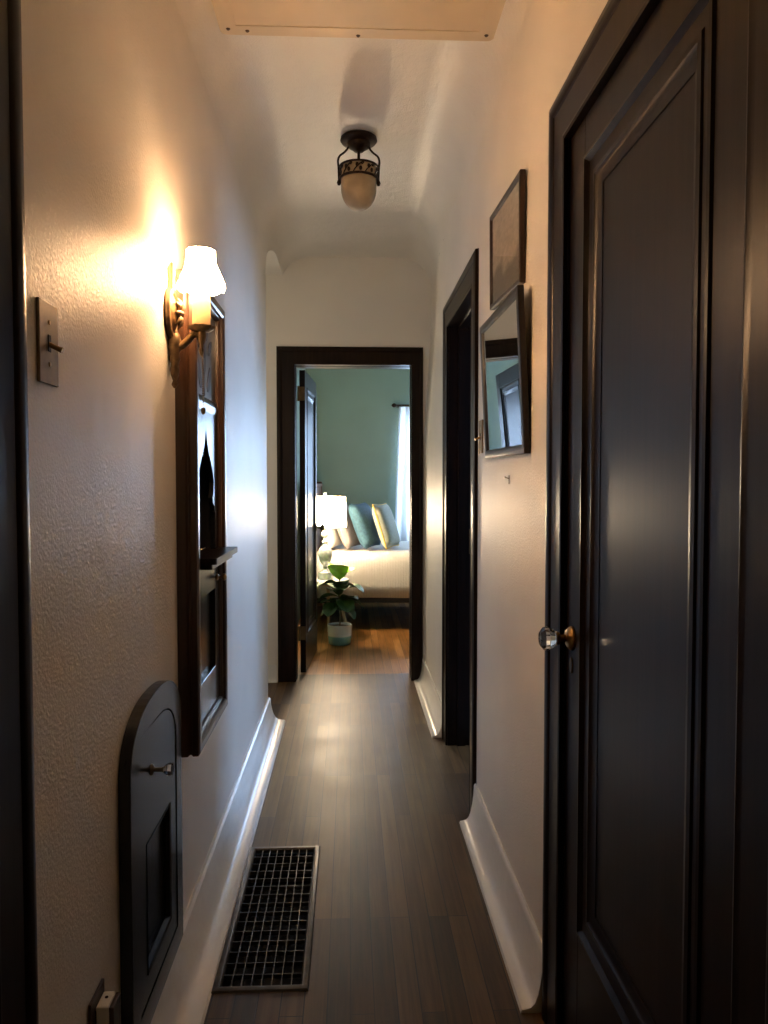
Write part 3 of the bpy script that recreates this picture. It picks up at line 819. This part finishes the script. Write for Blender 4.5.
bm = new(); lathe(bm, [(0, 0), (.010, 0), (.010, .003), (.004, .006), (.004, .014), (.010, .018), (.011, .024), (.006, .029), (0, .030)], (ib + .006, y1 - .040, dz1 - .055), 16, 'X')
obj('knob', bm, M['brass'], cd, off=to, smooth=50)

# ------------------------------------------------------------------ left wall: arched chute door
AY0, AY1, AZ0 = 1.455, 1.893, .146
ac = (AY0 + AY1) / 2; aw = (AY1 - AY0) / 2
ct = thing('chute_door', (XL, ac, AZ0), 'black arched laundry chute door with a crystal knob, low on the left wall', 'chute door')
co = ct.location.copy()
def arch(w, z0, zs_, rise, n=24, p=2.4):
    pts = [(ac + w, z0)]
    for k in range(n + 1):
        t = PI * k / n
        c, s = math.cos(t), math.sin(t)
        pts.append((ac + w * math.copysign(abs(c) ** (2 / p), c), zs_ + rise * abs(s) ** (2 / p)))
    pts.append((ac - w, z0)); return pts
FX = -.416
bm = new(); plate(bm, arch(aw, AZ0, .690, .135), [arch(aw - .055, AZ0 + .055, .660, .105)], lambda a, b, t: V((t, a, b)), XL, FX)
fo = obj('arched_frame', bm, M['wood_black'], ct, off=co)
bv = fo.modifiers.new('edge', 'BEVEL'); bv.width = .003; bv.segments = 2; bv.limit_method = 'ANGLE'; bv.angle_limit = math.radians(50)
bm = new()
pw, pz0, pz1 = aw - .115, AZ0 + .11, .528
plate(bm, arch(aw - .058, AZ0 + .058, .658, .104), [[(ac + pw, pz0), (ac + pw, pz1), (ac - pw, pz1), (ac - pw, pz0)]], lambda a, b, t: V((t, a, b)), XL + .002, FX - .002)
lf = obj('door_leaf', bm, M['wood_black'], ct, off=co)
bm = new(); box(bm, XL + .003, FX - .016, ac - pw - .003, ac + pw + .003, pz0 - .003, pz1 + .003)
obj('recessed_panel', bm, M['wood_black'], lf, off=co)
bm = new(); sweep_frame(bm, ac - pw, ac + pw, pz0, pz1, [(.001, .008), (.001, .0235), (-.006, .021), (-.012, .012), (-.012, .008)], ML)
obj('panel_moulding', bm, M['wood_black'], lf, off=co, smooth=30)
kx, ky, kz = FX - .002, 1.615, .668
bm = new(); lathe(bm, [(0, 0), (.012, 0), (.011, .003), (.005, .006), (.0045, .022), (.007, .025), (.004, .028)], (kx, ky, kz), 16, 'X')
obj('knob_stem', bm, M['brass_dull'], ct, off=co, smooth=50)
bm = new(); lathe(bm, [(.004, .024), (.010, .029), (.0145, .037), (.013, .043), (.006, .047), (.001, .0475)], (kx, ky, kz), 10, 'X')
obj('knob', bm, M['glass'], ct, off=co)['label'] = 'small clear crystal knob'

# ------------------------------------------------------------------ floor register
rg = thing('floor_register', ((REG[0] + REG[1]) / 2, (REG[2] + REG[3]) / 2, 0), 'dark metal grid floor register beside the left baseboard', 'floor vent')
ro = rg.location.copy()
bm = new(); sweep_frame(bm, REG[0] + .022, REG[1] - .022, REG[2] + .022, REG[3] - .022,
                        [(0, -.012), (0, .001), (.004, .006), (.012, .007), (.018, .005), (.0215, .0005), (.0015, .0005), (.0015, -.012)], lambda a, b, v: (a, b, v))
obj('rim', bm, M['grille'], rg, off=ro, smooth=30)
bm = new()
x0, x1, y0_, y1_ = REG[0] + .0215, REG[1] - .0215, REG[2] + .0215, REG[3] - .0215
for k in range(1, 8):
    x = x0 + (x1 - x0) * k / 8; box(bm, x - .0011, x + .0011, y0_, y1_, -.010, .0022)
for k in range(1, 15):
    y = y0_ + (y1_ - y0_) * k / 15; box(bm, x0, x1, y - .0011, y + .0011, -.010, .0018)
obj('grille', bm, M['grille'], rg, off=ro)
bm = new(); box(bm, x0, x1, y0_, y1_, -.12, -.0125)
top = max(bm.faces, key=lambda f: f.calc_center_median().z); bmesh.ops.delete(bm, geom=[top], context='FACES')
obj('duct', bm, M['black'], rg, off=ro)

# ------------------------------------------------------------------ right wall: pictures
def picture(name, yc, zc, w, h, lean, label, fw, mat, fd, print_mat, inset, xo, roll=0.0):
    """hangs on the right wall, faces -x; lean tips its top away from the wall"""
    t = thing(name, (XR - xo, yc, zc), label, 'picture', rot=(roll, lean, 0))
    mp = lambda a, b, v: (-v, a, b)
    w2, h2 = w / 2, h / 2
    bm = new(); sweep_frame(bm, -w2 + fw, w2 - fw, -h2 + fw, h2 - fw,
                            [(-.004, 0), (-.004, fd * .45), (0, fd * .55), (.003, fd * .85), (fw * .35, fd), (fw * .8, fd), (fw - .001, fd * .93), (fw, fd * .85), (fw, 0)], mp)
    obj('frame', bm, mat, t, smooth=25)
    bm = new(); box(bm, -.008, -.003, -w2 + fw * .8, w2 - fw * .8, -h2 + fw * .8, h2 - fw * .8)
    obj('mat_board', bm, M['mat_board'], t)
    bm = new(); box(bm, -.0088, -.008, -w2 + fw + inset, w2 - fw - inset, -h2 + fw + inset, h2 - fw - inset)
    obj('print', bm, print_mat, t)
    bm = new(); a, b = w2 - fw + .003, h2 - fw + .003
    bm.faces.new([bm.verts.new(p) for p in ((-.011, -a, -b), (-.011, a, -b), (-.011, a, b), (-.011, -a, b))])
    obj('glass', bm, M['pane'], t)
    return t
M['collage'] = mat_simple('sepia_print', (0.46, 0.40, 0.31), 0.8, var=0.1, scale=7)
picture('framed_picture', 2.268, 1.963, .44, .292, math.radians(-1.0), 'upper framed grey landscape print on the right wall', .017, M['frame_wood'], .016, M['landscape'], .0, .004, math.radians(3.2))
picture('framed_picture', 2.268, 1.566, .575, .432, math.radians(-2.9), 'larger lower framed picture tipping forward from the right wall', .026, M['frame_dark'], .018, M['collage'], .07, .0125, math.radians(.6))
hk = thing('picture_hook', (XR, 2.255, 1.283), 'tiny bare picture nail on the right wall below the frames', 'nail')
bm = new(); tube(bm, [(0, 0, 0), (-.012, 0, .004)], .0015, 8)
lathe(bm, [(0, 0), (.003, 0), (.003, -.0012), (0, -.0012)], (-.012, 0, .004), 10, 'X')
obj('nail', bm, M['brass_dull'], hk)
bm = new(); box(bm, -.0015, 0, -.004, .004, -.016, .010)
obj('hanger_plate', bm, M['brass_dull'], hk)

# ------------------------------------------------------------------ bedroom furniture
BY0, BY1 = 6.53, 7.98
bed = thing('bed', (.75, (BY0 + BY1) / 2, 0), 'bed with a black frame and brown wood headboard against the far side of the bedroom', 'bed')
bo = bed.location.copy()
bm = new(); box(bm, -.29, 1.72, BY0 + .01, BY0 + .045, .245, .300, .003); box(bm, -.29, 1.72, BY1 - .045, BY1 - .01, .245, .300, .003)
box(bm, 1.69, 1.725, BY0 + .01, BY1 - .01, .245, .300, .003)
for k in range(9): box(bm, -.25 + k * .23, -.15 + k * .23, BY0 + .04, BY1 - .04, .280, .298)
obj('side_rail', bm, M['metal_black'], bed, off=bo)
for x in (.78, 1.68):
    for y in (BY0 + .04, BY1 - .06):
        bm = new(); box(bm, x, x + .035, y, y + .035, 0, .245, .002); obj('leg', bm, M['metal_black'], bed, off=bo)
bm = new(); box(bm, -.335, -.295, BY0 - .02, BY1 + .02, .25, 1.235, .008)
for y in (BY0 - .03, BY1 - .02): box(bm, -.345, -.288, y, y + .05, 0, 1.285, .006)
box(bm, -.350, -.284, BY0 - .04, BY1 + .04, 1.235, 1.265, .006)
obj('headboard', bm, M['wood_head'], bed, off=bo)
bm = new(); box(bm, -.285, 1.70, BY0 + .03, BY1 - .03, .30, .638, .05, 3)
obj('mattress', bm, M['mattress'], bed, off=bo, smooth=50)
# coverlet
bm = new()
def cover_ring(x):
    nz = lambda q: noise.noise(V((x * 3.1, q * 2.0, 5.0)))
    hem = .292 + .006 * nz(1)
    pts = [(BY0 - .004 + .010 * nz(2), hem), (BY0 - .008 + .010 * nz(3), .40), (BY0 - .010 + .006 * nz(4), .52), (BY0 - .006, .59), (BY0 + .004, .628), (BY0 + .030, .655), (BY0 + .075, .667)]
    for k in range(1, 9):
        y = BY0 + .075 + (BY1 - BY0 - .15) * k / 9; pts.append((y, .671 + .006 * nz(y * 3)))
    pts += [(BY1 - .075, .667), (BY1 - .03, .655), (BY1 - .004, .628), (BY1 + .006, .59), (BY1 + .008, .45), (BY1 + .006, .32)]
    return [V((x, y, z)) for y, z in pts]
loft(bm, [cover_ring(x) for x in breaks(-.28, 1.715, .06)], False, False)
co_ = obj('bedspread', bm, M['quilt'], None, smooth=60)
sd = co_.modifiers.new('thick', 'SOLIDIFY'); sd.thickness = .008; sd.offset = 0
tag(co_, 'cream quilted bedspread hanging over the near side of the bed', 'bedspread')

def cushion(name, c, w, h, t, az, lean, label, mat, piping=None, pinch=.10):
    """upright pillow: local y = width, z = height, x = thickness; lean tips its top toward -x"""
    o = thing(name, c, label, 'pillow', rot=(0, -lean, az))
    bm = new(); N = 18; side = []
    for s in (1, -1):
        g = {}
        for i in range(N + 1):
            for j in range(N + 1):
                u, v = -1 + 2 * i / N, -1 + 2 * j / N
                th = t / 2 * ((1 - u ** 6) ** .5) * ((1 - v ** 6) ** .5) * (1 - .25 * (u * u + v * v) / 2)
                yy = w / 2 * u * (1 - pinch * (1 - v * v) * abs(u) ** 2 * .5); zz = h / 2 * v * (1 - pinch * (1 - u * u) * abs(v) ** 2 * .5)
                th += .004 * noise.noise(V((u * 2, v * 2, s + w * 9)))* (1 - u * u) * (1 - v * v)
                if s == -1 and (i in (0, N) or j in (0, N)): g[i, j] = side[0][i, j]
                else: g[i, j] = bm.verts.new((s * th, yy, zz + h / 2))
        side.append(g)
        for i in range(N):
            for j in range(N): bm.faces.new((g[i, j], g[i + 1, j], g[i + 1, j + 1], g[i, j + 1]))
    edge = [side[0][i, 0].co.copy() for i in range(N)] + [side[0][N, j].co.copy() for j in range(N)] + [side[0][N - i, N].co.copy() for i in range(N)] + [side[0][0, N - j].co.copy() for j in range(N + 1)]
    obj('cover', bm, mat, o, smooth=70)
    if piping:
        bm = new(); tube(bm, edge, .006, 6, False); obj('piping', bm, piping, o, smooth=60)
    return o
ZP = .694
cushion('pillow', (-.12, 6.90, ZP), .46, .36, .10, -.25, math.radians(15), 'white sleeping pillow leaning on the headboard behind the table lamp', M['pil_white'])
cushion('pillow', (.045, 6.90, ZP), .50, .41, .10, -.28, math.radians(22), 'grey beige pillow leaning behind the teal one', M['pil_grey'])
cushion('pillow', (.210, 6.90, ZP), .48, .425, .135, -.30, math.radians(21), 'teal patterned throw pillow on the bed', M['pil_teal'])
cushion('pillow', (.385, 6.90, ZP), .46, .405, .115, -.30, math.radians(18), 'pale cream throw pillow with yellow piping in front of the teal one', M['pil_cream'], M['piping'])

# nightstand
NX, NY, NZ = -.185, 6.335, .478
ns = thing('nightstand', (NX, NY, 0), 'round white-topped nightstand on splayed pale wooden legs', 'table')
no = ns.location.copy()
bm = new(); lathe(bm, [(0, NZ - .020), (.165, NZ - .020), (.176, NZ - .016), (.180, NZ - .008), (.178, NZ - .002), (.172, NZ), (0, NZ)], (NX, NY, 0), 48)
obj('tabletop', bm, M['marble'], ns, off=no, smooth=40)
bm = new(); lathe(bm, [(0, NZ - .045), (.10, NZ - .045), (.10, NZ - .020), (0, NZ - .020)], (NX, NY, 0), 32)
obj('apron', bm, M['wood_pale'], ns, off=no, smooth=40)
for a in (-.52, PI + .52, PI / 2):
    c, s = math.cos(a), math.sin(a)
    bm = new(); tube(bm, [(NX + .095 * c, NY + .095 * s, NZ - .022), (NX + .195 * c, NY + .195 * s, .0)], [.016, .010], 12)
    obj('leg', bm, M['wood_pale'], ns, off=no, smooth=60)

# table lamp
LX, LY = -.205, 6.33
lp = thing('table_lamp', (LX, LY, NZ), 'lit mercury glass table lamp with a cream drum shade on the nightstand', 'lamp')
lo_ = lp.location.copy()
bm = new(); lathe(bm, [(0, 0), (.062, 0), (.064, .012), (.058, .022), (.060, .050), (.055, .060), (.030, .070), (.018, .085), (.016, .105), (.030, .125), (.050, .160), (.060, .200), (.058, .235), (.042, .262), (.020, .276), (.014, .290), (.024, .302), (.026, .312), (.014, .322), (.012, .340), (.030, .356), (.034, .372), (.026, .390), (.012, .400), (.0, .402)], (LX, LY, NZ), 32)
obj('lamp_base', bm, M['mercury'], lp, off=lo_, smooth=50)
bm = new(); lathe(bm, [(0, .400), (.014, .402), (.014, .445), (.009, .450), (0, .450)], (LX, LY, NZ), 16)
obj('socket', bm, M['brass_dull'], lp, off=lo_, smooth=40)
bm = new(); lathe(bm, [(.006, .450), (.012, .462), (.022, .485), (.026, .505), (.022, .527), (.010, .540), (.001, .543)], (LX, LY, NZ), 16)
obj('bulb', bm, M['bulb2'], lp, off=lo_, smooth=60)
SB, ST = .432, .682
bm = new(); loft(bm, [[V((LX + r * math.cos(a), LY + r * math.sin(a), NZ + z)) for a in [k * 2 * PI / 64 for k in range(64)]] for r, z in ((.176, SB), (.176, SB + .004), (.172, (SB + ST) / 2), (.168, ST - .004), (.168, ST))], True, False)
s2 = obj('lamp_shade', bm, M['shade2'], lp, off=lo_, smooth=60)
bm = new()
for r, z in ((.176, SB), (.168, ST)): tube(bm, [(LX + r * math.cos(a), LY + r * math.sin(a), NZ + z) for a in [k * 2 * PI / 48 for k in range(49)]], .002, 6, False)
zh = ST - .012
for a in (0, 2.094, 4.189): tube(bm, [(LX, LY, NZ + zh), (LX + .168 * math.cos(a), LY + .168 * math.sin(a), NZ + zh + .004)], .0016, 6)
for s in (-1, 1): tube(bm, smooth_path([(LX + s * .012, LY, NZ + .42), (LX + s * .045, LY, NZ + .47), (LX + s * .048, LY, NZ + .56), (LX + s * .02, LY, NZ + .65), (LX, LY, NZ + zh)], 4), .0016, 6)
obj('harp', bm, M['brass_dull'], s2, off=lo_)
bm = new(); lathe(bm, [(0, zh), (.006, zh), (.006, ST + .004), (.012, ST + .010), (.015, ST + .020), (.010, ST + .032), (0, ST + .035)], (LX, LY, NZ), 16)
obj('finial', bm, M['mercury'], lp, off=lo_, smooth=50)

# potted fig
PXX, PYY = -.083, 6.03
pt = thing('potted_fig', (PXX, PYY, 0), 'potted fiddle-leaf fig in a white and teal pot on the bedroom floor', 'plant')
bm = new(); lathe(bm, [(0, .004), (.080, .004), (.086, .012), (.092, .06), (.095, .150), (.094, .158), (.088, .158), (.086, .130), (0, .130)], (0, 0, 0), 40)
obj('pot', bm, M['pot'], pt, smooth=40)
bm = new(); lathe(bm, [(0, .150), (.04, .148), (.0855, .142), (.0855, .130), (0, .130)], (0, 0, 0), 24)
obj('soil', bm, M['soil'], pt, smooth=60)
bm = new(); tube(bm, smooth_path([(0, 0, .14), (.006, -.004, .24), (-.004, 0, .36), (.002, -.002, .47), (0, 0, .53)], 5), [.007 - .0002 * k for k in range(21)], 8)
obj('stem', bm, M['stem'], pt, smooth=60)
def leaf(base, az, el, ln, wd, droop, mat, roll=0.0, lab=None):
    bm = new(); n, m = 12, 6
    P = {}
    d = V((math.cos(az), math.sin(az), 0)); s = V((-math.sin(az), math.cos(az), 0)); up = V((0, 0, 1))
    p = V(base); ang = el
    for i in range(n + 1):
        t = i / n
        if i: p = p + (d * math.cos(ang) + up * math.sin(ang)) * (ln / n)
        ang = el - droop * t
        nrm = (-d * math.sin(ang) + up * math.cos(ang))
        sd_ = (s * math.cos(roll) + nrm * math.sin(roll)); nr = nrm * math.cos(roll) - s * math.sin(roll)
        tt = max(0, (t - .10) / .90)
        hw = .004 if t <= .1 else wd / 2 * (math.sin(PI * min(1, tt ** .85)) ** .65) * (.62 + .48 * tt) + .002
        for j in range(-m, m + 1):
            q = j / m
            P[i, j] = bm.verts.new(p + sd_ * hw * q + nr * (abs(q) * hw * .28 + .006 * math.sin(9 * t + 3 * q) * abs(q)))
    for i in range(n):
        for j in range(-m, m): bm.faces.new((P[i, j], P[i + 1, j], P[i + 1, j + 1], P[i, j + 1]))
    o = obj('leaf', bm, mat, pt, smooth=80)
    if lab: o['label'] = lab
B = M['leaf']; NW = M['leaf_new']
leaf((0, 0, .50), -1.75, 1.0, .205, .19, .45, NW, 0, 'bright light green young leaf')
leaf((0, 0, .51), -.35, .85, .17, .10, .5, NW, .3, 'bright light green young leaf')
leaf((0, 0, .52), 2.6, 1.05, .16, .11, .4, NW, .0, 'bright light green young leaf')
M['leaf_mid'] = mat_simple('fig_leaf_mid', (0.075, 0.20, 0.03), 0.45, var=0.25, scale=20)
leaf((0, 0, .42), -1.35, .85, .20, .16, .7, M['leaf_mid'], .1)
leaf((0, 0, .38), -2.0, .75, .19, .15, .8, B, -.1)
leaf((0, 0, .33), -.75, .65, .20, .15, .9, B, -.2)
leaf((0, 0, .31), -2.5, .6, .19, .14, .9, B, .2)
leaf((0, 0, .27), -1.5, .55, .17, .14, .9, B)
leaf((0, 0, .47), -2.55, .35, 0.230, 0.143, .8, B, .2)
leaf((0, 0, .46), -.55, .25, 0.230, 0.156, .9, B, -.2)
leaf((0, 0, .44), -1.45, .50, 0.172, 0.156, .9, B)
leaf((0, 0, .43), 2.6, .45, 0.196, 0.143, .7, B)
leaf((0, 0, .42), .3, .40, 0.196, 0.143, .7, B)
leaf((0, 0, .38), -2.9, .20, 0.218, 0.156, 1.1, B, .3)
leaf((0, 0, .36), -.2, .15, 0.218, 0.156, 1.1, B, -.3)
leaf((0, 0, .35), -1.2, .15, 0.196, 0.169, 1.2, B)
leaf((0, 0, .33), -2.1, .10, 0.207, 0.156, 1.2, B)
leaf((0, 0, .30), -1.0, .25, 0.172, 0.143, .9, B)
leaf((0, 0, .28), -2.7, .25, 0.172, 0.130, 1.1, B, .2)
leaf((0, 0, .27), -.7, .20, 0.172, 0.130, 1.2, B, -.2)

# curtain and rod
rd = thing('curtain_rod', (1.1, 8.20, 2.095), 'dark curtain rod with a ball finial over the bedroom window', 'curtain rod')
bm = new(); tube(bm, [(-.60, 0, 0), (.66, 0, 0)], .010, 12); obj('rod', bm, M['iron'], rd, smooth=60)
for s in (-1, 1):
    bm = new(); lathe(bm, [(0, 0), (.010, .002), (.014, .010), (.022, .022), (.024, .034), (.016, .048), (.005, .058), (0, .06)], (0, 0, 0), 14, 'X')
    bmesh.ops.scale(bm, vec=(s, 1, 1), verts=bm.verts[:]); bmesh.ops.translate(bm, verts=bm.verts[:], vec=(-.60 if s < 0 else .66, 0, 0))
    obj('finial', bm, M['iron'], rd, smooth=50)
    bm = new(); box(bm, s * .585 - .008, s * .585 + .008, 0, .10, -.014, -.004); obj('bracket', bm, M['iron'], rd)
def curtain(x0, x1, label, cx):
    bm = new(); rings = []
    for i in range(31):
        t = i / 30; z = 2.080 + (.03 - 2.080) * t; r = []
        for k in range(81):
            u = k / 80
            flare = .085 * t * (u - .85) * 1.0
            x = x0 + (x1 - x0) * u + flare
            y = 8.195 + .028 * math.sin(u * 2 * PI * 5 + .6 * math.sin(3 * t + 4 * u)) * (.6 + .5 * t)
            r.append(V((x, y, z)))
        rings.append(r)
    loft(bm, rings, False, False)
    o = obj('curtain', bm, M['sheer'], None, smooth=80); tag(o, label, 'curtain')
curtain(.522, 1.02, 'white sheer curtain hanging at the right edge of the bedroom doorway', .5)
curtain(1.42, 1.74, 'white sheer curtain at the far side of the bedroom window', 1.7)

# ------------------------------------------------------------------ light: daylight at two windows, an added fill at the alcove, the lamps are the glowing bulbs
def area(name, loc, rot, sx, sy, power, col):
    L = bpy.data.lights.new(name, 'AREA'); L.shape = 'RECTANGLE'; L.size = sx; L.size_y = sy; L.energy = power; L.color = col
    o = bpy.data.objects.new(name, L); COL.objects.link(o); o.location = loc; o.rotation_euler = rot
    return o
area('daylight_side_window', (SX1 + .12, (WS[0] + WS[1]) / 2, (WS[2] + WS[3]) / 2), (0, math.radians(90), 0), 1.25, 1.0, 42, (.36, .58, 1.0))
area('daylight_bedroom_window', ((WB[0] + WB[1]) / 2, BYB + .12, (WB[2] + WB[3]) / 2), (math.radians(-90), 0, 0), 1.0, 1.35, 85, (.50, .70, 1.0))
area('alcove_fill_light', ((WA[0] + WA[1]) / 2, YE + .12, (WA[2] + WA[3]) / 2), (math.radians(-90), 0, 0), .6, 1.2, 5, (1.0, .90, .74))  # warm fill added behind the made-up alcove window

w = bpy.data.worlds.new('World'); SC.world = w; w.use_nodes = True
nt = w.node_tree
sky = nt.nodes.new('ShaderNodeTexSky'); sky.sky_type = 'HOSEK_WILKIE'; sky.turbidity = 4
bg = nt.nodes['Background']; nt.links.new(sky.outputs[0], bg.inputs['Color']); bg.inputs['Strength'].default_value = .5

cam = bpy.data.cameras.new('Camera'); co2 = bpy.data.objects.new('Camera', cam); COL.objects.link(co2)
cam.sensor_fit = 'HORIZONTAL'; cam.sensor_width = 36; cam.lens = 36 * 769 / 768; cam.clip_start = .02
co2.location = (0, 0, 1.27); co2.rotation_euler = (math.radians(90 - 2.16), 0, math.radians(-2.53))
SC.camera = co2
SC.view_settings.view_transform = 'Standard'; SC.view_settings.look = 'None'
SC.view_settings.gamma = 1; SC.view_settings.exposure = 0.5; SC.view_settings.use_curve_mapping = False
try:
    SC.cycles.use_denoising = True; SC.cycles.max_bounces = 10; SC.cycles.diffuse_bounces = 6; SC.cycles.transparent_max_bounces = 12
    SC.cycles.sample_clamp_indirect = 30; SC.cycles.caustics_reflective = False; SC.cycles.caustics_refractive = False
except Exception: pass
